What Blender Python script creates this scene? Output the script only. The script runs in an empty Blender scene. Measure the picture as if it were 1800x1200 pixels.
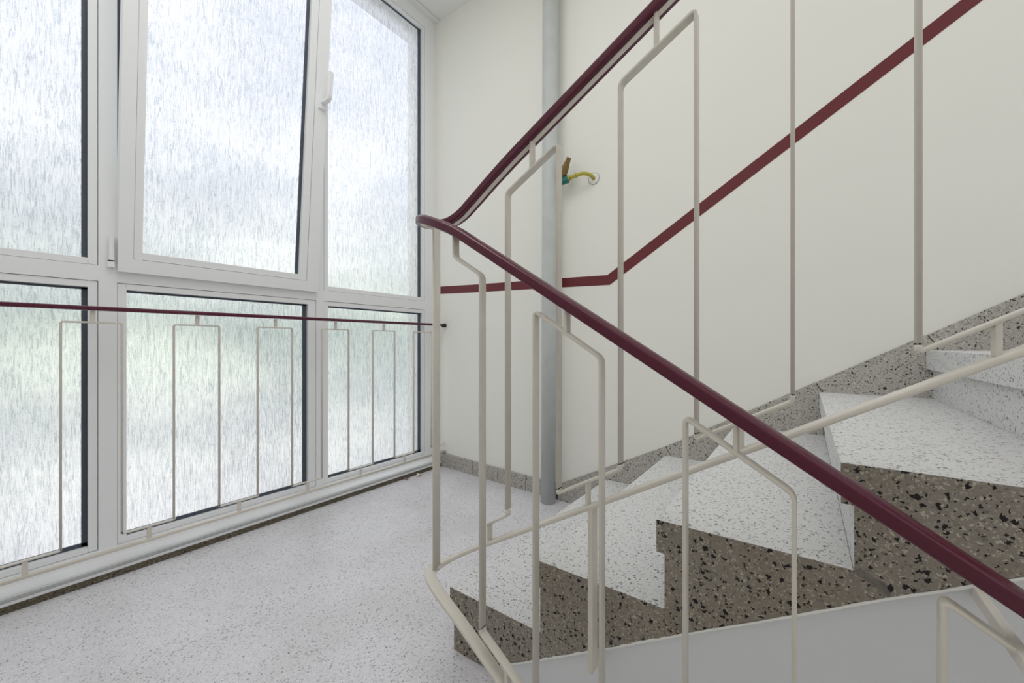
import bpy, bmesh, math, random
from mathutils import Vector, Matrix
random.seed(7)
sc = bpy.context.scene
C = sc.collection

# ------------------------------------------------------------------ camera, light, exposure
EYE = 0.85
VP1 = 514.0
F = 700.0
ang = math.atan(VP1 / F)
cd = bpy.data.cameras.new('camera'); cam = bpy.data.objects.new('camera', cd); C.objects.link(cam)
cd.sensor_width = 36.0; cd.lens = 36.0 * F / 1800.0; cd.clip_start = 0.02
cd.shift_y = 3.0 / 1800.0
cam.location = (0, 0, EYE)
cam.rotation_euler = (math.radians(90), 0, ang - math.radians(90))
sc.camera = cam
sc.view_settings.view_transform = 'Standard'; sc.view_settings.look = 'None'
sc.view_settings.gamma = 1; sc.view_settings.use_curve_mapping = False
sc.view_settings.exposure = 0.16
sc.cycles.use_denoising = True
sc.cycles.max_bounces = 12; sc.cycles.diffuse_bounces = 6; sc.cycles.transparent_max_bounces = 12

SKY = 1.0
w = bpy.data.worlds.new('overcast_sky'); sc.world = w; w.use_nodes = True
nt = w.node_tree; nt.nodes.clear()
def N(t, ty, **k):
    n = t.nodes.new(ty)
    for a, b in k.items(): setattr(n, a, b)
    return n
def ramp(t, stops, src, interp='LINEAR'):
    r = N(t, 'ShaderNodeValToRGB'); cr = r.color_ramp; cr.interpolation = interp
    while len(cr.elements) < len(stops): cr.elements.new(0.5)
    for e, (p, c) in zip(cr.elements, stops):
        e.position = p; e.color = (c[0], c[1], c[2], 1) if len(c) == 3 else c
    t.links.new(src, r.inputs[0]); return r.outputs[0]
def mixc(t, fac, a, b, mode='MIX'):
    m = N(t, 'ShaderNodeMix', data_type='RGBA', blend_type=mode)
    for s, v in ((0, fac), (6, a), (7, b)):
        if hasattr(v, 'is_output') or isinstance(v, bpy.types.NodeSocket): t.links.new(v, m.inputs[s])
        elif isinstance(v, (int, float)): m.inputs[s].default_value = v if s == 0 else (v, v, v, 1)
        else: m.inputs[s].default_value = (v[0], v[1], v[2], 1)
    return m.outputs[2]
def math_(t, op, a, b=0.5, clamp=False):
    m = N(t, 'ShaderNodeMath', operation=op, use_clamp=clamp)
    for s, v in ((0, a), (1, b)):
        if isinstance(v, bpy.types.NodeSocket): t.links.new(v, m.inputs[s])
        else: m.inputs[s].default_value = v
    return m.outputs[0]

tc = N(nt, 'ShaderNodeTexCoord'); sep = N(nt, 'ShaderNodeSeparateXYZ')
nt.links.new(tc.outputs['Generated'], sep.inputs[0])
el = math_(nt, 'MULTIPLY_ADD', sep.outputs[2], 0.5); nt.nodes[-1].inputs[2].default_value = 0.5
# overcast sky with a brighter zenith, pale hedges and paving below the horizon
base = ramp(nt, [(0.0, (0.62, 0.62, 0.61)), (0.30, (0.76, 0.76, 0.78)), (0.42, (0.80, 0.83, 0.80)),
                 (0.52, (0.74, 0.81, 0.70)), (0.585, (0.90, 0.935, 0.92)), (0.68, (0.96, 0.985, 1.04)),
                 (0.82, (0.97, 1.0, 1.07)), (0.90, (1.15, 1.17, 1.2)), (1.0, (1.4, 1.4, 1.42))], el)
mp = N(nt, 'ShaderNodeMapping'); mp.inputs['Scale'].default_value = (1.0, 1.0, 2.2); mp.inputs['Location'].default_value = (0.3, 0.1, 0.75)
nt.links.new(tc.outputs['Generated'], mp.inputs[0])
nz = N(nt, 'ShaderNodeTexNoise'); nz.inputs['Scale'].default_value = 3.0; nz.inputs['Detail'].default_value = 4
nt.links.new(mp.outputs[0], nz.inputs['Vector'])
cl = ramp(nt, [(0.36, (0.70, 0.73, 0.79)), (0.5, (0.91, 0.92, 0.94)), (0.62, (1.22, 1.22, 1.21))], nz.outputs[0])
col = mixc(nt, 1.0, base, cl, 'MULTIPLY')
# the sky on the far side of the building is brighter and slightly warmer
bk = math_(nt, 'MULTIPLY_ADD', sep.outputs[1], 0.5); nt.nodes[-1].inputs[2].default_value = 0.5
col = mixc(nt, 1.0, col, ramp(nt, [(0.0, (0.95, 0.92, 0.87)), (0.42, (0.95, 0.93, 0.90)), (0.52, (1, 1, 1))], bk), 'MULTIPLY')
bg = N(nt, 'ShaderNodeBackground'); bg.inputs[1].default_value = SKY
nt.links.new(col, bg.inputs[0]); wo = N(nt, 'ShaderNodeOutputWorld'); nt.links.new(bg.outputs[0], wo.inputs[0])

ld = bpy.data.lights.new('added_fill_light', 'AREA'); ld.shape = 'RECTANGLE'; ld.size = 1.3; ld.size_y = 0.9; ld.energy = 10; ld.color = (1.0, 0.985, 0.96)
lo = bpy.data.objects.new('added_fill_light', ld); C.objects.link(lo); lo.location = (0.45, 1.10, 3.08)  # added light without a fitting, brightens the walls and window frame

# ------------------------------------------------------------------ materials
def mat(name, color=(0.8, 0.8, 0.8), rough=0.5, spec=0.5, metal=0.0, coat=0.0, bump=None, mottle=0.0, mscale=3.0):
    m = bpy.data.materials.new(name); m.use_nodes = True; t = m.node_tree
    b = t.nodes['Principled BSDF']
    b.inputs['Base Color'].default_value = (*color, 1); b.inputs['Roughness'].default_value = rough
    b.inputs['Specular IOR Level'].default_value = spec; b.inputs['Metallic'].default_value = metal
    b.inputs['Coat Weight'].default_value = coat
    tc = N(t, 'ShaderNodeTexCoord')
    if mottle:
        n = N(t, 'ShaderNodeTexNoise'); n.inputs['Scale'].default_value = mscale; n.inputs['Detail'].default_value = 5
        t.links.new(tc.outputs['Object'], n.inputs['Vector'])
        a = tuple(c * (1 - mottle) for c in color); c2 = tuple(min(1, c * (1 + mottle)) for c in color)
        t.links.new(ramp(t, [(0.3, a), (0.7, c2)], n.outputs[0]), b.inputs['Base Color'])
    if bump:
        n = N(t, 'ShaderNodeTexNoise'); n.inputs['Scale'].default_value = bump[0]; n.inputs['Detail'].default_value = 4
        t.links.new(tc.outputs['Object'], n.inputs['Vector'])
        bm_ = N(t, 'ShaderNodeBump'); bm_.inputs['Strength'].default_value = bump[1]; bm_.inputs['Distance'].default_value = bump[2]
        t.links.new(n.outputs[0], bm_.inputs['Height']); t.links.new(bm_.outputs[0], b.inputs['Normal'])
    return m

def terrazzo(name, base, tones, dark, dark_amount, dscale, fscale, rough, light=None, light_amount=0.0, stain=0.0, stain_col=(0.5, 0.45, 0.35), red=0.0, spec=0.5, fbump=0.0):
    m = bpy.data.materials.new(name); m.use_nodes = True; t = m.node_tree; b = t.nodes['Principled BSDF']
    tc = N(t, 'ShaderNodeTexCoord'); O = tc.outputs['Object']
    wn = N(t, 'ShaderNodeTexNoise'); wn.inputs['Scale'].default_value = dscale * 1.3; wn.inputs['Detail'].default_value = 2
    t.links.new(O, wn.inputs['Vector'])
    vm = N(t, 'ShaderNodeVectorMath', operation='MULTIPLY_ADD'); vm.inputs[1].default_value = (0.012, 0.012, 0.012)
    t.links.new(wn.outputs['Color'], vm.inputs[0]); t.links.new(O, vm.inputs[2]); P = vm.outputs[0]
    v1 = N(t, 'ShaderNodeTexVoronoi'); v1.inputs['Scale'].default_value = fscale; t.links.new(P, v1.inputs['Vector'])
    s1 = N(t, 'ShaderNodeSeparateColor'); t.links.new(v1.outputs['Color'], s1.inputs[0])
    n = len(tones); c = ramp(t, [(i / n, tn) for i, tn in enumerate(tones)], s1.outputs[0], 'CONSTANT')
    ma = math_(t, 'LESS_THAN', v1.outputs['Distance'], 0.42)
    c = mixc(t, math_(t, 'MULTIPLY', ma, 0.9), base, c)
    def chips(c, scale, colr, amount, size, ch, seed):
        size = size * 1.45
        mpp = N(t, 'ShaderNodeMapping'); mpp.inputs['Location'].default_value = (seed, seed * 0.7, seed * 1.3); t.links.new(P, mpp.inputs[0])
        v = N(t, 'ShaderNodeTexVoronoi'); v.inputs['Scale'].default_value = scale; v.distance = 'MANHATTAN'
        t.links.new(mpp.outputs[0], v.inputs['Vector'])
        s = N(t, 'ShaderNodeSeparateColor'); t.links.new(v.outputs['Color'], s.inputs[0])
        pick = math_(t, 'LESS_THAN', s.outputs[ch], amount)
        sz = math_(t, 'MULTIPLY', s.outputs[2], size)
        sz = math_(t, 'ADD', sz, size * 0.45)
        ins = math_(t, 'LESS_THAN', v.outputs['Distance'], sz)
        return mixc(t, math_(t, 'MULTIPLY', pick, ins), c, colr)
    if light: c = chips(c, dscale * 1.6, light, light_amount, 0.30, 1, 3.1)
    c = chips(c, dscale, dark, dark_amount, 0.36, 0, 0.0)
    c = chips(c, dscale * 1.9, tuple(x * 1.3 for x in dark), dark_amount * 0.9, 0.36, 1, 5.0)
    if red: c = chips(c, dscale * 0.8, (0.45, 0.03, 0.03), red, 0.28, 1, 9.0)
    if stain:
        n1 = N(t, 'ShaderNodeTexNoise'); n1.inputs['Scale'].default_value = 4.0; n1.inputs['Detail'].default_value = 6
        t.links.new(O, n1.inputs['Vector'])
        f = ramp(t, [(0.42, (0, 0, 0)), (0.75, (stain, stain, stain))], n1.outputs[0])
        c = mixc(t, f, c, mixc(t, 1.0, c, stain_col, 'MULTIPLY'))
    t.links.new(c, b.inputs['Base Color'])
    b.inputs['Roughness'].default_value = rough; b.inputs['Specular IOR Level'].default_value = spec
    if fbump:
        bm_ = N(t, 'ShaderNodeBump'); bm_.inputs['Strength'].default_value = fbump; bm_.inputs['Distance'].default_value = 0.002
        t.links.new(wn.outputs[0], bm_.inputs['Height']); t.links.new(bm_.outputs[0], b.inputs['Normal'])
    return m

M = {}
M['wall'] = mat('wall_paint', (0.86, 0.85, 0.80), 0.6, 0.35, bump=(9, 0.15, 0.004))
M['ceiling'] = mat('ceiling_paint', (0.84, 0.84, 0.82), 0.7, 0.3)
M['plaster'] = mat('plaster', (0.71, 0.72, 0.75), 0.75, 0.3, bump=(22, 0.4, 0.004))
M['stripe'] = mat('burgundy_wall_paint', (0.135, 0.012, 0.018), 0.42, 0.5)
M['rail'] = mat('burgundy_handrail', (0.082, 0.0006, 0.020), 0.27, 0.5)
M['cream'] = mat('cream_gloss_paint', (0.67, 0.63, 0.57), 0.35, 0.45, mottle=0.03, mscale=30, bump=(60, 0.15, 0.001))
M['alu'] = mat('window_white', (0.87, 0.88, 0.90), 0.4, 0.4)
M['gasket'] = mat('black_gasket', (0.070, 0.085, 0.11), 0.5, 0.4)
M['black'] = mat('black_plastic', (0.01, 0.01, 0.01), 0.5)
M['pipe'] = mat('pipe_grey_paint', (0.52, 0.54, 0.53), 0.45, 0.4, mottle=0.05, mscale=12, bump=(15, 0.2, 0.002))
M['yellow'] = mat('yellow_pipe_paint', (0.47, 0.40, 0.06), 0.4)
M['teal'] = mat('teal_valve', (0.01, 0.16, 0.13), 0.35)
M['brass'] = mat('aged_brass', (0.22, 0.15, 0.05), 0.4, metal=0.6)
M['chrome'] = mat('dull_chrome', (0.30, 0.29, 0.29), 0.3, metal=0.9)
M['floor'] = terrazzo('landing_terrazzo', (0.70, 0.69, 0.72), [(0.80, 0.79, 0.82), (0.72, 0.71, 0.74), (0.86, 0.85, 0.87), (0.58, 0.57, 0.60), (0.78, 0.77, 0.80), (0.66, 0.65, 0.69)],
                      (0.30, 0.30, 0.33), 0.27, 170, 230, 0.32, stain=0.7, stain_col=(0.84, 0.82, 0.80), red=0.003)
M['tread'] = terrazzo('tread_terrazzo', (0.68, 0.68, 0.68), [(0.74, 0.74, 0.74), (0.70, 0.70, 0.70), (0.66, 0.66, 0.67), (0.72, 0.72, 0.71)],
                      (0.12, 0.12, 0.14), 0.26, 170, 260, 0.45, red=0.004, stain=0.12, stain_col=(0.9, 0.89, 0.86))
M['stepend'] = terrazzo('step_end_terrazzo', (0.27, 0.238, 0.21), [(0.39, 0.345, 0.295), (0.29, 0.26, 0.225), (0.18, 0.16, 0.14), (0.35, 0.31, 0.27), (0.50, 0.45, 0.38), (0.23, 0.21, 0.18)],
                        (0.014, 0.013, 0.014), 0.22, 112, 210, 0.7, light=(0.50, 0.45, 0.385), light_amount=0.40, stain=0.55, stain_col=(0.80, 0.72, 0.60), red=0.003, spec=0.3, fbump=0.5)
M['skirt'] = terrazzo('skirting_terrazzo', (0.46, 0.435, 0.40), [(0.50, 0.47, 0.43), (0.36, 0.34, 0.31), (0.60, 0.56, 0.51), (0.22, 0.21, 0.20), (0.46, 0.43, 0.39)],
                      (0.025, 0.023, 0.023), 0.34, 115, 200, 0.45, light=(0.66, 0.62, 0.57), light_amount=0.35, stain=0.3, stain_col=(0.8, 0.8, 0.76))
M['kerb'] = terrazzo('kerb_terrazzo', (0.11, 0.095, 0.07), [(0.17, 0.14, 0.10), (0.10, 0.085, 0.06), (0.22, 0.19, 0.14), (0.07, 0.06, 0.05)],
                     (0.015, 0.014, 0.013), 0.25, 150, 220, 0.8, light=(0.42, 0.36, 0.27), light_amount=0.3, stain=0.6, stain_col=(0.7, 0.6, 0.45))
M['mortar'] = mat('mortar', (0.17, 0.155, 0.14), 0.9, mottle=0.3, mscale=90)
M['leaf'] = mat('dry_leaf', (0.22, 0.13, 0.07), 0.7); M['flake'] = mat('pale_flake', (0.62, 0.57, 0.50), 0.7)

def glass_mat():
    m = bpy.data.materials.new('rain_pattern_glass'); m.use_nodes = True; t = m.node_tree; t.nodes.clear()
    tc = N(t, 'ShaderNodeTexCoord')
    mp = N(t, 'ShaderNodeMapping'); mp.inputs['Scale'].default_value = (1.0, 1.0, 0.10); t.links.new(tc.outputs['Object'], mp.inputs[0])
    def noise(sc_, det, dist=0.0, vec=None):
        n = N(t, 'ShaderNodeTexNoise'); n.inputs['Scale'].default_value = sc_; n.inputs['Detail'].default_value = det
        n.inputs['Distortion'].default_value = dist; t.links.new(vec or mp.outputs[0], n.inputs['Vector']); return n.outputs[0]
    a = noise(150, 4, 1.6); b = noise(62, 2, 1.6); g = noise(260, 2, 0.0, tc.outputs['Object'])
    h = math_(t, 'ADD', math_(t, 'MULTIPLY', a, 0.65), math_(t, 'MULTIPLY', b, 0.9))
    h = math_(t, 'ADD', h, math_(t, 'MULTIPLY', g, 0.35))
    bp = N(t, 'ShaderNodeBump'); bp.inputs['Strength'].default_value = 0.9; bp.inputs['Distance'].default_value = 0.006
    t.links.new(h, bp.inputs['Height'])
    # light and dark streaks of the ribs, painted into the tint
    s = math_(t, 'ADD', math_(t, 'MULTIPLY', a, 0.75), math_(t, 'MULTIPLY', g, 0.25))
    tint = ramp(t, [(0.36, (0.62, 0.645, 0.68)), (0.455, (0.82, 0.84, 0.86)), (0.53, (0.93, 0.94, 0.955)), (0.61, (1, 1, 1))], s)
    rf = N(t, 'ShaderNodeBsdfRefraction'); rf.inputs['IOR'].default_value = 1.25; rf.inputs['Roughness'].default_value = 0.22
    t.links.new(tint, rf.inputs['Color']); t.links.new(bp.outputs[0], rf.inputs['Normal'])
    tr = N(t, 'ShaderNodeBsdfTransparent'); t.links.new(tint, tr.inputs['Color'])
    m1 = N(t, 'ShaderNodeMixShader'); m1.inputs[0].default_value = 0.45
    t.links.new(rf.outputs[0], m1.inputs[1]); t.links.new(tr.outputs[0], m1.inputs[2])
    gl = N(t, 'ShaderNodeBsdfGlossy'); gl.inputs['Roughness'].default_value = 0.15; t.links.new(bp.outputs[0], gl.inputs['Normal'])
    m2 = N(t, 'ShaderNodeMixShader'); m2.inputs[0].default_value = 0.06
    t.links.new(m1.outputs[0], m2.inputs[1]); t.links.new(gl.outputs[0], m2.inputs[2])
    o = N(t, 'ShaderNodeOutputMaterial'); t.links.new(m2.outputs[0], o.inputs[0])
    return m
M['glass'] = glass_mat()

# ------------------------------------------------------------------ helpers
def obj(name, bm, m, parent=None, smooth=False, bevel=0.0, bseg=2):
    bmesh.ops.remove_doubles(bm, verts=bm.verts, dist=1e-6)
    bmesh.ops.recalc_face_normals(bm, faces=bm.faces)
    me = bpy.data.meshes.new(name); bm.to_mesh(me); bm.free()
    ms = m if isinstance(m, (list, tuple)) else [m]
    for x in ms: me.materials.append(x)
    if smooth:
        for p in me.polygons: p.use_smooth = len(p.vertices) <= 4
    o = bpy.data.objects.new(name, me); C.objects.link(o)
    if parent is not None:
        o.parent = parent
        mw = Matrix.Translation(parent.location) if parent.parent is None and parent.type == 'EMPTY' else Matrix()
        o.matrix_parent_inverse = mw.inverted()
    if bevel:
        md = o.modifiers.new('bevel', 'BEVEL'); md.width = bevel; md.segments = bseg; md.limit_method = 'ANGLE'
    return o
def box(bm, x0, x1, y0, y1, z0, z1):
    vs = [bm.verts.new((x, y, z)) for x in (x0, x1) for y in (y0, y1) for z in (z0, z1)]
    for f in ((0, 1, 3, 2), (4, 6, 7, 5), (0, 4, 5, 1), (2, 3, 7, 6), (0, 2, 6, 4), (1, 5, 7, 3)):
        bm.faces.new([vs[i] for i in f])
def B(*bs):
    bm = bmesh.new()
    for b in bs: box(bm, *b)
    return bm
def prism(bm, pts, axis, a, b):
    """extrude a closed polygon along an axis; pts are the two other coordinates"""
    def co(p, h):
        return {'X': (h, p[0], p[1]), 'Y': (p[0], h, p[1]), 'Z': (p[0], p[1], h)}[axis]
    A = [bm.verts.new(co(p, a)) for p in pts]; Bv = [bm.verts.new(co(p, b)) for p in pts]
    n = len(pts); bm.faces.new(A); bm.faces.new(Bv[::-1])
    for i in range(n): bm.faces.new((A[i], A[(i + 1) % n], Bv[(i + 1) % n], Bv[i]))
def round_path(pts, r=0.009, n=4):
    P = [Vector(p) for p in pts]; out = [P[0]]
    for i in range(1, len(P) - 1):
        a = (P[i - 1] - P[i]); b = (P[i + 1] - P[i])
        d = min(r, a.length * 0.45, b.length * 0.45)
        s = P[i] + a.normalized() * d; e = P[i] + b.normalized() * d
        for k in range(n + 1):
            t = k / n; out.append(s * (1 - t) ** 2 + P[i] * 2 * t * (1 - t) + e * t * t)
    out.append(P[-1]); return out
def rrect(w, t, r=None, n=2):
    r = min(w, t) * 0.3 if r is None else r; out = []
    for cx, cy, a0 in ((1, 1, 0), (-1, 1, 90), (-1, -1, 180), (1, -1, 270)):
        for k in range(n + 1):
            a = math.radians(a0 + 90 * k / n)
            out.append((cx * (w / 2 - r) + r * math.cos(a), cy * (t / 2 - r) + r * math.sin(a)))
    return out
def sweep(bm, path, section, side=None):
    """sweep a section (u along side, v along side x tangent) along a path"""
    P = [Vector(p) for p in path]; rings = []
    for i, p in enumerate(P):
        a = (P[i] - P[i - 1]).normalized() if i else None; b = (P[i + 1] - P[i]).normalized() if i < len(P) - 1 else None
        tg = ((a or b) + (b or a)).normalized()
        if side is None: s = Vector((tg.y, -tg.x, 0)).normalized()
        else: s = Vector(side)
        s = (s - tg * s.dot(tg)).normalized(); v = s.cross(tg).normalized()
        k = 1.0
        if a and b: k = 1 / max(0.5, math.cos(a.angle(b) / 2))
        rings.append([bm.verts.new(p + s * u * (k if side is None else 1) + v * q * (k if side is not None else 1)) for u, q in section])
    n = len(section)
    for r0, r1 in zip(rings, rings[1:]):
        for i in range(n): bm.faces.new((r0[i], r0[(i + 1) % n], r1[(i + 1) % n], r1[i]))
    bm.faces.new(rings[0][::-1]); bm.faces.new(rings[-1])
def tube(bm, path, rad, n=20):
    P = [Vector(p) for p in path]; rings = []; up = Vector((0.3, 0.2, 1)).normalized()
    for i, p in enumerate(P):
        tg = (P[min(i + 1, len(P) - 1)] - P[max(i - 1, 0)]).normalized()
        s = tg.cross(up)
        if s.length < 0.3: s = tg.cross(Vector((1, 0, 0)))
        s.normalize(); v = s.cross(tg); up = -v if False else up
        r = rad[i] if isinstance(rad, (list, tuple)) else rad
        rings.append([bm.verts.new(p + (s * math.cos(2 * math.pi * k / n) + v * math.sin(2 * math.pi * k / n)) * r) for k in range(n)])
    for r0, r1 in zip(rings, rings[1:]):
        for i in range(n): bm.faces.new((r0[i], r0[(i + 1) % n], r1[(i + 1) % n], r1[i]))
    bm.faces.new(rings[0][::-1]); bm.faces.new(rings[-1])
def thing(name, label, cat, loc=(0, 0, 0), group=None):
    o = bpy.data.objects.new(name, None); C.objects.link(o); o.location = loc; o.empty_display_size = 0.1
    o['label'] = label; o['category'] = cat
    if group: o['group'] = group
    return o
def struct(o): o['kind'] = 'structure'; return o

R = 1.943          # right wall plane
LW = -0.52         # left wall plane
WY = 2.10          # window frame face
WELL = 0.815       # open side of the upper flight
CEIL = 3.10
ZF = -0.02

# ------------------------------------------------------------------ room shell
bm = bmesh.new()
# landing slab, its surface dips two centimetres towards the stairs
prism(bm, [(0.64, ZF), (1.10, ZF), (2.018, 0.0), (2.34, 0.0), (2.34, -0.2), (0.64, -0.2)], 'X', LW, R)
struct(obj('floor', bm, M['floor'], bevel=0.004))
struct(obj('wall_right', B((R, R + 0.2, -2.8, 2.4, -1.6, 4.6)), M['wall']))
struct(obj('wall_left', B((LW - 0.2, LW, -2.8, 2.4, -1.6, 4.6)), M['wall']))
struct(obj('wall_back', B((LW, R, -2.8, -2.6, -1.6, 0.9)), M['wall']))
struct(obj('ceiling', B((LW, R, 0.55, 2.4, CEIL, CEIL + 0.22)), M['ceiling']))
struct(obj('wall_front', B((LW, R, 2.1, 2.4, -1.6, -0.2), (LW, R, 2.1, 2.4, CEIL + 0.22, 4.6)), M['wall']))
# fine joint where the ceiling plaster meets the window head
bm = B((LW, R, 2.05, 2.13, CEIL - 0.004, CEIL)); struct(obj('trim_1', bm, M['ceiling'], bevel=0.002))
bm = B((LW, R, 2.0465, 2.050, CEIL - 0.0015, CEIL + 0.001)); struct(obj('trim_2', bm, M['pipe']))
# burgundy line painted on the right wall
bm = bmesh.new()
top = [(2.045, 1.2445), (1.71, 1.2305), (1.11, 1.211), (0.817, 1.2005), (-0.62, 2.114)]
bot = [(-0.62, 2.060), (0.804, 1.149), (1.11, 1.1605), (1.71, 1.180), (2.045, 1.193)]
prism(bm, top + bot, 'X', R - 0.0012, R + 0.001); struct(obj('trim_3', bm, M['stripe']))
# kerb under the window
bm = bmesh.new(); prism(bm, [(2.018, -0.03), (2.022, 0.020), (2.12, 0.022), (2.12, -0.03)], 'X', LW, R)
struct(obj('trim_4', bm, M['kerb'], bevel=0.002))

# skirting on the landing (right wall), four tiles with joints
BT = R - 0.012
def lbz(y): return 0.068 + (0.094 - 0.068) * (y - 1.11) / 0.89
def fz(y): return ZF if y < 1.10 else ZF + 0.02 * (y - 1.10) / 0.918
bm = bmesh.new()
js = [2.10, 1.737, 1.528, 1.32, 1.113]
for a, b in zip(js, js[1:]):
    prism(bm, [(a - 0.0012, fz(a) - 0.002), (a - 0.0012, lbz(a)), (b + 0.0012, lbz(b)), (b + 0.0012, fz(b) - 0.002)], 'X', BT, R)
struct(obj('baseboard_right', bm, M['skirt'], bevel=0.0015))
bm = bmesh.new(); prism(bm, [(2.1, -0.002), (2.1, lbz(2.0) - 0.006), (1.108, lbz(1.11) - 0.006), (1.108, ZF - 0.002)], 'X', BT + 0.003, R)
struct(obj('trim_5', bm, M['kerb']))
bm = bmesh.new()
for a, b in ((2.02, 0.66),):
    prism(bm, [(a, -0.022), (a, 0.09), (b, 0.07), (b, -0.022)], 'X', LW, LW + 0.012)
struct(obj('baseboard_left', bm, M['skirt'], bevel=0.0015))

# ------------------------------------------------------------------ upper flight
TY = [0.82, 0.525, 0.24, -0.046, -0.335, -0.62, -0.905, -1.19]
TZ = [0.152, 0.324, 0.497, 0.662, 0.826, 0.993, 1.16, 1.327]
def bl(y):        # lower edge of the terrazzo step ends
    pts = [(0.86, -0.11), (0.71, -0.02), (0.581, 0.047), (0.353, 0.186), (0.169, 0.302), (0.011, 0.398), (-0.10, 0.468), (-0.181, 0.515), (-0.231, 0.545), (-1.6, 1.345)]
    for (a, za), (b, zb) in zip(pts, pts[1:]):
        if a >= y >= b: return za + (zb - za) * (a - y) / (a - b)
    return pts[-1][1]
stairs = thing('staircase', 'upper flight of speckled terrazzo steps with brown raw ends climbing along the right wall', 'staircase', (1.38, 0.8, ZF))
OV = [0.016, 0.010, 0.016, 0.016, 0.016, 0.016, 0.016, 0.016]
def step_mesh(x0, x1, y, z, yn, zlow, ends, th=0.065, ov=0.016, ovn=0.016):
    """one block step; pts run in (Y, Z)"""
    pts = [(y, z), (y, z - th), (y - ov, z - th), (y - ov, zlow(y - ov))]
    n = 5; ya, yb = y - ov, yn - ovn
    for i in range(1, n + 1): yy = ya + (yb - ya) * i / n; pts.append((yy, zlow(yy)))
    pts.append((yn - ovn, z))
    bm = bmesh.new(); prism(bm, pts, 'X', x0, x1)
    bmesh.ops.recalc_face_normals(bm, faces=bm.faces)
    for f in bm.faces:
        if abs(f.normal.x) > 0.9: f.material_index = 1 if ends else 0
        elif f.normal.z < -0.3 or f.normal.y < -0.9: f.material_index = 1
    return bm
for i in range(7):
    lo = (lambda yy: max(bl(yy), ZF - 0.001)) if i == 0 else bl
    bm = step_mesh(WELL, R - 0.001, TY[i], TZ[i], TY[i + 1], lo, True, ov=OV[i], ovn=OV[i + 1])
    obj('step', bm, [M['tread'], M['stepend']], stairs, bevel=0.0016)
# painted plaster cheek of the slab beneath the steps
bm = bmesh.new(); ys = [0.64, 0.581, 0.353, 0.169, 0.011, -0.10, -0.181, -0.231, -2.05]
prism(bm, [(y, bl(y) if y > -1.6 else 1.6) for y in ys] + [(-2.05, 1.1), (-0.6, 0.02), (0.1, -0.45), (0.638, -0.75)], 'X', WELL + 0.004, R - 0.001)
obj('plaster_cheek', bm, M['plaster'], stairs)

bm = bmesh.new(); rr = random.Random(3)
ys = [0.62 - 0.012 * i for i in range(75)]
up = [(y, bl(y) + (0.0012 + 0.004 * max(0, rr.random() - 0.45) * (1.6 if y > 0.2 else 0.6))) for y in ys]; dn = [(y, bl(y) - 0.004) for y in ys[::-1]]
up = [(y, z - 0.0016) for y, z in up]
prism(bm, up + dn, 'X', WELL - 0.0008, WELL + 0.006); obj('paint_edge', bm, M['ceiling'], stairs)
bm = bmesh.new()
prism(bm, [(-0.064, 0.500), (-0.074, 0.499), (-0.088, 0.491), (-0.098, 0.489), (-0.104, 0.474), (-0.101, 0.468), (-0.094, 0.476), (-0.086, 0.481), (-0.076, 0.487), (-0.066, 0.490)], 'X', WELL - 0.0006, WELL + 0.002)
obj('mortar_patch', bm, M['mortar'], stairs)

# stepped skirting beside the upper flight
sk = [(1.093, 0.073), (0.525, 0.366), (-0.034, 0.699), (-0.337, 0.879), (-0.90, 1.214), (-1.9, 1.81)]
def skz(y):
    for (a, za), (b, zb) in zip(sk, sk[1:]):
        if a >= y >= b: return za + (zb - za) * (a - y) / (a - b)
    return sk[-1][1]
bm = bmesh.new(); g = 0.0016
jn = [1.093, 0.525, -0.034, -0.337, -0.90, -1.9]
for a, b in zip(jn, jn[1:]):
    low = -0.03 if a > 1 else skz(a) - 0.36
    o1 = 0.026 if a < 1 else 0.0
    prism(bm, [(a - g, skz(a)), (b + g, skz(b)), (b + g - 0.026, skz(b) - 0.042), (b + g - 0.026, skz(b) - 0.36), (a - g - o1, low), (a - g - o1, skz(a) - 0.042)], 'X', BT, R)
struct(obj('baseboard_stairs', bm, M['skirt'], bevel=0.0015))
bm = bmesh.new(); prism(bm, [(y, z - 0.006) for y, z in sk] + [(-1.9, 1.3), (0.5, -0.03), (1.09, -0.03)], 'X', BT + 0.004, R)
struct(obj('trim_6', bm, M['kerb']))

# ------------------------------------------------------------------ lower flight (goes down beside the camera)
low = thing('staircase', 'lower flight of terrazzo steps dropping away from the landing edge', 'staircase', (0.05, 0.5, -1.3))
for i in range(7):
    y = 0.655 - 0.285 * i; z = -0.02 - 0.1667 * (i + 1)
    bm = B((LW + 0.001, 0.655, y - 0.31, y, z - 0.16, z))
    obj('step', bm, M['tread'], low, bevel=0.003)

# ------------------------------------------------------------------ window wall
win = bpy.data.objects.new('window_1', None); C.objects.link(win); win.location = (0.71, WY, 0.05); struct(win)
GY = 2.128   # glass plane
FB = 2.17
ZL0, ZL1, ZU0, ZU1 = 0.106, 1.055, 1.162, 2.997
XL = [(-0.455, 0.256), (0.356, 1.055), (1.161, 1.830)]
bm = B((0.326, 0.350, 2.142, 2.150, 1.14, 3.05)); obj('dark_gap_strip', bm, M['gasket'], win)  # dark strip added behind the sash gap so that it reads dark
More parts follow.
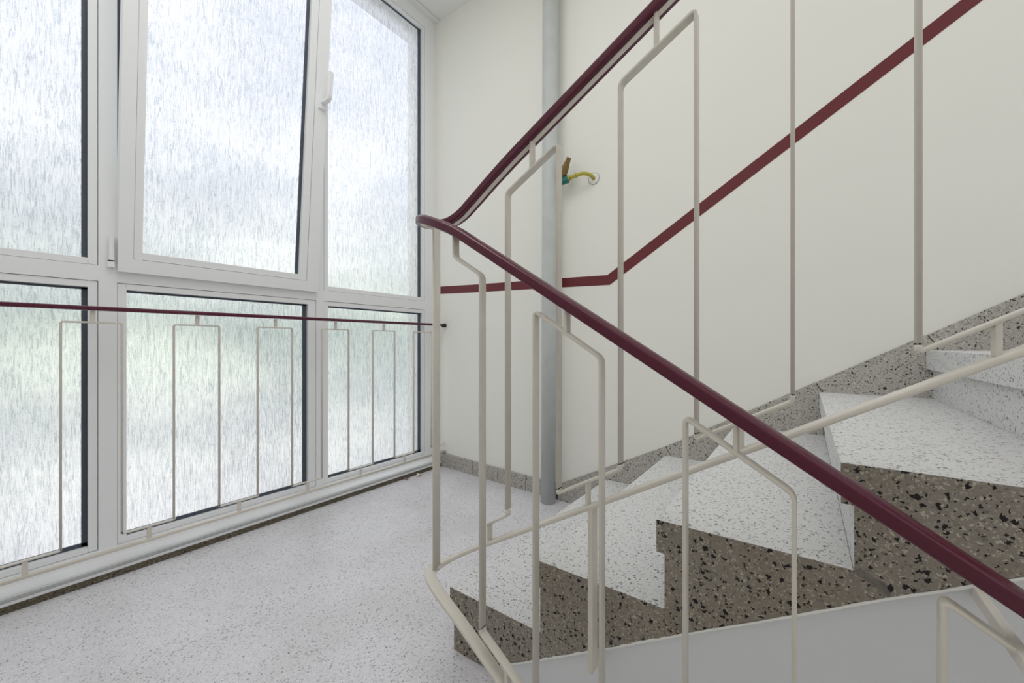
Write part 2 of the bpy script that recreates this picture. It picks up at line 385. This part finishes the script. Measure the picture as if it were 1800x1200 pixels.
# outer frame and posts
bm = B((LW, XL[0][0] - 0.025, WY, FB, 0.05, CEIL), (XL[2][1] + 0.02, R, WY, FB, 0.05, CEIL),
       (0.281, 0.331, WY, FB, 0.05, CEIL), (1.095, 1.136, WY, FB, 0.05, CEIL),
       (LW, R, WY + 0.0005, FB, ZU1 + 0.02, CEIL), (LW, R, WY + 0.0005, FB, 1.08, 1.137), (LW, R, WY + 0.0005, FB, 0.05, 0.085))
obj('window_frame', bm, M['alu'], win)
def ring(bm, x0, x1, z0, z1, w, y0, y1, ww=None):
    l, r_, b, t_ = ww or (w, w, w, w)
    box(bm, x0 - l, x0, y0, y1, z0 - b, z1 + t_); box(bm, x1, x1 + r_, y0, y1, z0 - b, z1 + t_)
    box(bm, x0, x1, y0, y1, z0 - b, z0); box(bm, x0, x1, y0, y1, z1, z1 + t_)
def pane(x0, x1, z0, z1, sx=(0.025, 0.025), sz=(0.021, 0.025), parent=None, dy=0.0, right=0.020, topg=0.008, botg=0.014):
    p = parent or win
    bm = bmesh.new(); ring(bm, x0, x1, z0, z1, 0.02, WY + 0.0035 + dy, GY + dy + 0.012, (sx[0] - 0.0015, sx[1] - 0.0015, sz[0] - 0.0015, sz[1] - 0.0015))
    obj('glazing_bead', bm, M['alu'], p, bevel=0.0015)
    bm = bmesh.new()
    box(bm, x1 - right, x1, GY - 0.004 + dy, GY + 0.003 + dy, z0, z1); box(bm, x0, x0 + 0.002, GY - 0.004 + dy, GY + 0.003 + dy, z0, z1)
    box(bm, x0, x1, GY - 0.004 + dy, GY + 0.003 + dy, z1 - topg, z1); box(bm, x0, x1, GY - 0.004 + dy, GY + 0.003 + dy, z0, z0 + botg)
    obj('gasket', bm, M['gasket'], p)
    bm = bmesh.new(); vs = [bm.verts.new(v) for v in ((x0 - 0.005, GY + dy, z0 - 0.005), (x1 + 0.005, GY + dy, z0 - 0.005), (x1 + 0.005, GY + dy, z1 + 0.005), (x0 - 0.005, GY + dy, z1 + 0.005))]
    bm.faces.new(vs); obj('glass_pane', bm, M['glass'], p)
pane(*XL[0], ZL0, ZL1, sx=(0.025, 0.025), right=0.015); pane(*XL[1], ZL0, ZL1, sx=(0.025, 0.040)); pane(*XL[2], ZL0, ZL1, sx=(0.025, 0.02))
pane(*XL[0], ZU0, ZU1, sx=(0.025, 0.025), sz=(0.025, 0.02), botg=0.001, right=0.015); pane(*XL[2], ZU0, ZU1, sx=(0.022, 0.02), sz=(0.025, 0.02), botg=0.001)
# sill profile
bm = bmesh.new()
prism(bm, [(2.026, 0.021), (2.026, 0.030), (2.040, 0.032), (2.038, 0.036), (2.034, 0.040), (2.034, 0.048), (2.037, 0.051), (2.082, 0.056), (2.084, 0.058), (2.090, 0.078), (2.096, 0.082), (2.15, 0.083), (2.15, 0.021)], 'X', LW, R)
obj('window_sill', bm, M['alu'], win)
bm = B((LW, R, 2.030, 2.04, 0.0325, 0.0395)); obj('sill_groove_shade', bm, M['pipe'], win)  # grey strip standing in for the shadow line of the groove
# head above glass: the wall plane above the frame up to the ceiling is the frame itself
# opening sash, tilted inwards at the top
TILT = math.radians(5.3)
sash = bpy.data.objects.new('sash', None); C.objects.link(sash); sash.parent = win
sash.matrix_parent_inverse = Matrix.Translation(win.location).inverted()
piv = Vector((0, 2.095, 1.12)); RM = Matrix.Translation(piv) @ Matrix.Rotation(TILT, 4, 'X') @ Matrix.Translation(-piv)
sash.matrix_basis = RM
SX0, SX1, SZ0, SZ1 = 0.329, 1.093, 1.122, 3.02
GX0, GX1, GZ0, GZ1 = 0.396, 0.998, 1.203, 2.94
def sobj(name, bm, m, **k):
    o = obj(name, bm, m, sash, **k); o.matrix_parent_inverse = Matrix(); return o
bm = bmesh.new(); c = 0.042
box(bm, SX0, SX0 + c, 2.078, 2.125, SZ0, SZ1); box(bm, SX1 - 0.060, SX1, 2.078, 2.125, SZ0, SZ1)
box(bm, SX0 + c, SX1 - 0.060, 2.0783, 2.125, SZ0, SZ0 + 0.052); box(bm, SX0 + c, SX1 - 0.060, 2.0783, 2.125, SZ1 - c, SZ1)
sobj('sash_frame', bm, M['alu'])
bm = bmesh.new()
ring(bm, GX0, GX1, GZ0, GZ1, 0.02, 2.082, 2.12, (GX0 - SX0 - c - 0.0015, SX1 - 0.060 - GX1 - 0.0015, GZ0 - SZ0 - 0.052 - 0.0015, SZ1 - c - GZ1 - 0.0015))
sobj('glazing_bead', bm, M['alu'], bevel=0.0015)
bm = B((GX1 - 0.014, GX1, 2.106, 2.113, GZ0, GZ1), (GX0, GX1, 2.106, 2.113, GZ1 - 0.01, GZ1)); sobj('gasket', bm, M['gasket'])
bm = bmesh.new(); vs = [bm.verts.new(v) for v in ((GX0 - .004, 2.110, GZ0 - .004), (GX1 + .004, 2.110, GZ0 - .004), (GX1 + .004, 2.110, GZ1 + .004), (GX0 - .004, 2.110, GZ1 + .004))]
bm.faces.new(vs); sobj('glass_pane', bm, M['glass'])
# handle: plate, neck and upright lever
bm = bmesh.new()
box(bm, 1.048, 1.086, 2.066, 2.079, 2.050, 2.140)
hp = round_path([(1.068, 2.066, 2.082), (1.069, 2.030, 2.082), (1.074, 2.020, 2.100), (1.074, 2.020, 2.225)], 0.012, 4)
sweep(bm, hp, rrect(0.025, 0.014, 0.004), side=(1, 0, 0))
sobj('handle', bm, M['alu'], bevel=0.002)
# sash hinge at the lower left corner
bm = bmesh.new()
tube(bm, [(0.314, 2.088, 1.160), (0.314, 2.088, 1.248)], 0.0085); obj('hinge', bm, M['alu'], win, smooth=False)
bm = B((0.303, 0.323, 2.084, 2.10, 1.133, 1.156)); obj('hinge_cover', bm, M['alu'], win, bevel=0.002)
bm = B((0.306, 0.322, 2.086, 2.10, 1.156, 1.160)); obj('hinge_gap', bm, M['black'], win)

# ------------------------------------------------------------------ flat-bar balustrades
def bars(root, plane, P, w=0.020, t=0.006):
    """returns helpers that draw loops in a plane: plane('s', z) -> 3D point, s is the run coordinate"""
    side = (1, 0, 0) if plane[0] == 'X' else (0, 1, 0); val = plane[1]
    def pt(s, z): return (val, s, z) if plane[0] == 'X' else (s, val, z)
    def strip(name, pts, ww=w, tt=t, r=0.011, m='cream'):
        bm = bmesh.new(); sweep(bm, round_path([pt(*p) for p in pts], r), rrect(ww, tt), side=side)
        return obj(name, bm, M[m], root, smooth=True)
    return pt, strip

def slope_guard(root, X, ks, Y0, dY, top, bottom, rail, bot, start):
    """meander of flat bars: loops closed at the top, cross links at the bottom"""
    pt, strip = bars(root, ('X', X), None)
    Yk = lambda k: Y0 - dY * k
    for k in ks:
        a, b = Yk(k), Yk(k + 1)
        strip('baluster_loop', [(a, bottom(a) + 0.010), (a, top(a)), (b, top(b)), (b, bottom(b) + 0.010)])
        m = (a + b) / 2
        bm = B((X - 0.009, X + 0.009, m - 0.0035, m + 0.0035, top(m) - 0.001, rail(m) - 0.018)); obj('rail_spacer', bm, M['cream'], root, bevel=0.002)
        c, d = b, Yk(k + 2)
        strip('lower_crossbar', [(c, bottom(c) + 0.0125), (c, bottom(c)), (d, bottom(d)), (d, bottom(d) + 0.0125)])
        m = (c + d) / 2
        bm = B((X - 0.009, X + 0.009, m - 0.0035, m + 0.0035, bot(m) + 0.003, bottom(m) + 0.001)); obj('rail_spacer', bm, M['cream'], root, bevel=0.002)

guard = thing('stair_railing', 'cream flat-bar stair railing with burgundy handrail turning back at the landing between both flights', 'railing', (0.732, 0.785, 0.0))
XB, XA = 0.78, 0.684      # upper-flight and lower-flight planes
# upper flight
topB = lambda y: 1.216 + 0.55 * (0.585 - y)
botB = lambda y: 0.517 + 0.565 * (0.44 - y)
railB = lambda y: 1.311 + 0.56 * (0.573 - y)
lowB = lambda y: 0.502 + 0.575 * (0.369 - y)
slope_guard(guard, XB, [0, 2, 4, 6, 8], 0.585, 0.1425, topB, botB, railB, lowB, None)
pt, stripB = bars(guard, ('X', XB), None)
stripB('lower_crossbar', [(0.645, 0.392), (0.585, 0.429), (0.585, 0.44)])
bm = B((XB - 0.009, XB + 0.009, 0.640, 0.647, 0.342, 0.394)); obj('rail_spacer', bm, M['cream'], guard, bevel=0.002)
# lower flight
topA = lambda y: 0.725 + 0.64 * (y - 0.145)
botA = lambda y: 0.200 + 0.64 * (y - 0.585)
railA = lambda y: 1.025 + 0.642 * (y - 0.502)
lowA = lambda y: 0.153 + 0.64 * (y - 0.585)
slope_guard(guard, XA, [1, 3, 5, 7], 0.585, 0.1434, topA, botA, railA, lowA, None)
pt, stripA = bars(guard, ('X', XA), None)
stripA('baluster_loop', [(0.668, 1.115), (0.668, topA(0.668) - 0.006), (0.585, topA(0.585) - 0.004), (0.585, botA(0.585) + 0.010)])
c, d = 0.585, 0.585 - 0.1434
stripA('lower_crossbar', [(c, botA(c) + 0.0125), (c, botA(c)), (d, botA(d)), (d, botA(d) + 0.0125)])
m_ = (c + d) / 2; bm = B((XA - 0.009, XA + 0.009, m_ - 0.004, m_ + 0.004, lowA(m_) + 0.003, botA(m_) + 0.001)); obj('rail_spacer', bm, M['cream'], guard, bevel=0.002)

def smooth_path(P, step=0.012):
    """fit a curve through the points (monotone parameter by chord length), then resample evenly"""
    P = [Vector(p) for p in P]; d = [0.0]
    for i in range(1, len(P)): d.append(d[-1] + (P[i] - P[i - 1]).length)
    def tan(i):
        if i == 0: return (P[1] - P[0]) / (d[1] - d[0])
        if i == len(P) - 1: return (P[-1] - P[-2]) / (d[-1] - d[-2])
        a = (P[i] - P[i - 1]) / (d[i] - d[i - 1]); b = (P[i + 1] - P[i]) / (d[i + 1] - d[i])
        h0 = d[i] - d[i - 1]; h1 = d[i + 1] - d[i]
        return (a * h1 + b * h0) / (h0 + h1)
    T = [tan(i) for i in range(len(P))]; out = []
    for i in range(len(P) - 1):
        h = d[i + 1] - d[i]; n = max(1, int(h / step)) if h < 0.25 else 1
        for k in range(n):
            t = k / n
            out.append((2 * t ** 3 - 3 * t * t + 1) * P[i] + (t ** 3 - 2 * t * t + t) * h * T[i] + (3 * t * t - 2 * t ** 3) * P[i + 1] + (t ** 3 - t * t) * h * T[i + 1])
    out.append(P[-1]); return out
hr = [(XB, -1.30, railB(-1.30)), (XB, 0.40, railB(0.40)), (XB, 0.50, railB(0.50)), (XB, 0.573, 1.311), (XB, 0.64, 1.270), (XB, 0.70, 1.231), (0.779, 0.745, 1.204), (0.773, 0.785, 1.191), (0.757, 0.812, 1.188), (0.732, 0.822, 1.188),
      (0.708, 0.812, 1.187), (0.691, 0.785, 1.180), (0.685, 0.745, 1.164), (XA, 0.67, 1.130), (XA, 0.59, 1.081), (XA, 0.502, 1.025), (XA, 0.42, railA(0.42)), (XA, -1.35, railA(-1.35))]
hp = smooth_path(hr)
half = [(0.0150, -0.0115), (0.0172, -0.0110), (0.0184, -0.0096), (0.0187, -0.0080), (0.0187, 0.0035), (0.0185, 0.0052), (0.0172, 0.0068), (0.0155, 0.0080), (0.0095, 0.0104), (0.0030, 0.0114)]
sec = half + [(-u, v) for u, v in half[::-1]]
bm = bmesh.new(); sweep(bm, [p - Vector((0, 0, 0.0125)) for p in hp], sec); hand = obj('handrail', bm, M['rail'], guard, smooth=True)
bm = bmesh.new(); sweep(bm, [p - Vector((0, 0, 0.0125)) for p in hp], [(u, v - 0.0105) for u, v in rrect(0.0125, 0.006, 0.001)]); obj('handrail_core', bm, M['cream'], hand, smooth=False)['label'] = 'cream flat bar set into the underside'
br = [(XB, -1.30, lowB(-1.30)), (XB, 0.40, lowB(0.40)), (XB, 0.50, lowB(0.5)), (XB, 0.60, lowB(0.60)), (0.779, 0.66, 0.335), (0.775, 0.71, 0.306), (0.765, 0.755, 0.278), (0.751, 0.785, 0.258), (0.732, 0.798, 0.250),
      (0.711, 0.787, 0.246), (0.696, 0.757, 0.240), (0.687, 0.715, 0.226), (XA, 0.66, 0.199), (XA, 0.585, 0.153), (XA, 0.50, lowA(0.5)), (XA, 0.40, lowA(0.4)), (XA, -1.35, lowA(-1.35))]
bm = bmesh.new(); sweep(bm, smooth_path(br), rrect(0.029, 0.010, 0.003)); obj('lower_rail', bm, M['cream'], guard, smooth=True)
bm = bmesh.new(); sweep(bm, [(0.732, 0.786, 0.247), (0.732, 0.786, 1.172)], rrect(0.023, 0.007), side=(1, 0, 0)); obj('newel_post', bm, M['cream'], guard, smooth=True)
bm = B((0.767, 0.794, 0.3555, 0.367, 0.158, 0.508)); obj('mounting_post', bm, M['cream'], guard, bevel=0.002)
bm = B((0.790, WELL + 0.006, 0.352, 0.366, 0.162, 0.182)); obj('mounting_arm', bm, M['cream'], guard, bevel=0.002)
bm = B((0.655, WELL + 0.006, -0.196, -0.1855, 0.500, 0.517)); obj('mounting_arm', bm, M['cream'], guard, bevel=0.0015)

# ------------------------------------------------------------------ railing in front of the window
WR = 2.0
wg = thing('window_railing', 'low cream flat-bar railing with thin burgundy handrail across the window', 'railing', (0.71, WR, 0.03))
pt, strip = bars(wg, ('Y', WR), None, 0.013, 0.0062)
X0, dX, zt, zb = 0.1793, 0.149, 0.9225, 0.158
for k in range(-4, 12, 2):
    a = X0 + dX * k + random.uniform(-0.002, 0.002); b = X0 + dX * (k + 1) + random.uniform(-0.002, 0.002)
    strip('baluster_loop', [(a, zb), (a, zt), (b, zt), (b, zb)], 0.013, 0.0062, 0.008)
    m_ = (a + b) / 2
    bm = B((m_ - 0.0065, m_ + 0.0065, WR - 0.005, WR + 0.005, zt, 0.962)); obj('rail_spacer', bm, M['cream'], wg, bevel=0.0015)
    if True:
        c = b; d = min(X0 + dX * (k + 2), R - 0.012)
        strip('lower_crossbar', [(c, zb + 0.008), (c, zb), (d, zb), (d, zb + 0.008)], 0.013, 0.0062, 0.008)
        m_ = min((c + d) / 2, R - 0.03)
        bm = B((m_ - 0.0065, m_ + 0.0065, WR - 0.005, WR + 0.005, 0.112, zb)); obj('rail_spacer', bm, M['cream'], wg, bevel=0.0015)
bm = bmesh.new(); sweep(bm, [(LW + 0.005, WR, 0.9705), (R - 0.02, WR, 0.9745)], [(u * 0.95, v * 0.68) for u, v in sec], side=None); hand = obj('handrail', bm, M['rail'], wg, smooth=True)
bm = B((R - 0.021, R, WR - 0.013, WR + 0.013, 0.959, 0.984)); obj('end_cap', bm, M['black'], hand, bevel=0.002)['label'] = 'black end cap'
bm = bmesh.new(); sweep(bm, [(LW, WR, 0.108), (R, WR, 0.108)], rrect(0.020, 0.011, 0.002)); obj('lower_rail', bm, M['cream'], wg, smooth=True)

# ------------------------------------------------------------------ drain pipe and gas tap
dp = thing('drain_pipe', 'grey painted vertical drain pipe standing against the right wall', 'pipe', (1.872, 1.128, ZF))
bm = bmesh.new(); tube(bm, [(1.872, 1.130, ZF), (1.872, 1.122, 1.0), (1.872, 1.108, 4.3)], [0.0385, 0.042, 0.0445], 40); obj('pipe_body', bm, M['pipe'], dp, smooth=True)

gv = thing('gas_tap', 'small brass-lever gas tap with yellow elbow pipe on the wall beside the grey pipe', 'tap', (R, 0.89, 1.72))
bm = bmesh.new()
tube(bm, round_path([(R - 0.002, 0.892, 1.715), (1.905, 0.895, 1.725), (1.888, 0.93, 1.735), (1.885, 0.965, 1.731), (1.885, 1.015, 1.726)], 0.02, 6), 0.0095, 16)
tube(bm, [(1.885, 0.965, 1.731), (1.885, 0.969, 1.731)], 0.0125, 16); tube(bm, [(1.885, 1.003, 1.727), (1.885, 1.012, 1.726)], 0.0145, 16)
obj('yellow_pipe', bm, M['yellow'], gv, smooth=True)
bm = bmesh.new(); tube(bm, [(1.885, 1.010, 1.725), (1.885, 1.016, 1.724), (1.885, 1.04, 1.722), (1.885, 1.05, 1.722)], [0.014, 0.021, 0.021, 0.016], 8); obj('valve_body', bm, M['teal'], gv)
bm = bmesh.new(); tube(bm, [(1.885, 1.046, 1.722), (1.885, 1.058, 1.722), (1.885, 1.062, 1.722), (1.885, 1.080, 1.722)], [0.022, 0.022, 0.014, 0.012], 8); obj('union_nut', bm, M['chrome'], gv)
bm = bmesh.new(); tube(bm, [(1.876, 1.045, 1.738), (1.874, 1.036, 1.752), (1.872, 1.026, 1.776), (1.868, 1.006, 1.812), (1.867, 0.998, 1.826)], [0.012, 0.020, 0.021, 0.014, 0.013], 8); obj('lever', bm, M['brass'], gv)
bm = bmesh.new(); tube(bm, [(R - 0.004, 0.892, 1.715), (R - 0.001, 0.892, 1.715)], [0.027, 0.030], 32); ros = obj('wall_rosette', bm, M['wall'], gv, smooth=False)
bm = bmesh.new()
tube(bm, [Vector((R - 0.002, 0.892 + 0.030 * math.cos(a), 1.715 + 0.030 * math.sin(a))) for a in [2 * math.pi * k / 40 for k in range(41)]], 0.0011, 6)
obj('rosette_rim', bm, M['chrome'], ros)

# ------------------------------------------------------------------ litter in the corner
def leaf(x, y, s, m, name, label, cat, rot):
    bm = bmesh.new(); n = 9; mid = []; L = []; Rr = []
    for i in range(n):
        t = i / (n - 1); wdt = s * 0.28 * math.sin(math.pi * t) + 0.0004; h = 0.25 * s * math.sin(math.pi * t) * (0.5 + 0.5 * t)
        mid.append(bm.verts.new((t * s, 0, h))); L.append(bm.verts.new((t * s, wdt, h + wdt * 0.5))); Rr.append(bm.verts.new((t * s, -wdt, h + wdt * 0.35)))
    for i in range(n - 1):
        bm.faces.new((mid[i], mid[i + 1], L[i + 1], L[i])); bm.faces.new((mid[i], Rr[i], Rr[i + 1], mid[i + 1]))
    bmesh.ops.transform(bm, matrix=Matrix.Translation((x, y, fz(y) + 0.0005)) @ Matrix.Rotation(rot, 4, 'Z'), verts=bm.verts)
    o = obj(name, bm, m, smooth=True); md = o.modifiers.new('thickness', 'SOLIDIFY'); md.thickness = 0.0008
    o['label'] = label; o['category'] = cat; return o
leaf(1.68, 1.985, 0.05, M['flake'], 'paint_flake', 'pale curled flake lying in the floor corner below the window', 'debris', 0.25)
leaf(1.60, 1.990, 0.035, M['leaf'], 'dry_leaf', 'tiny brown dry leaf beside the pale flake at the kerb', 'leaf', 0.6)
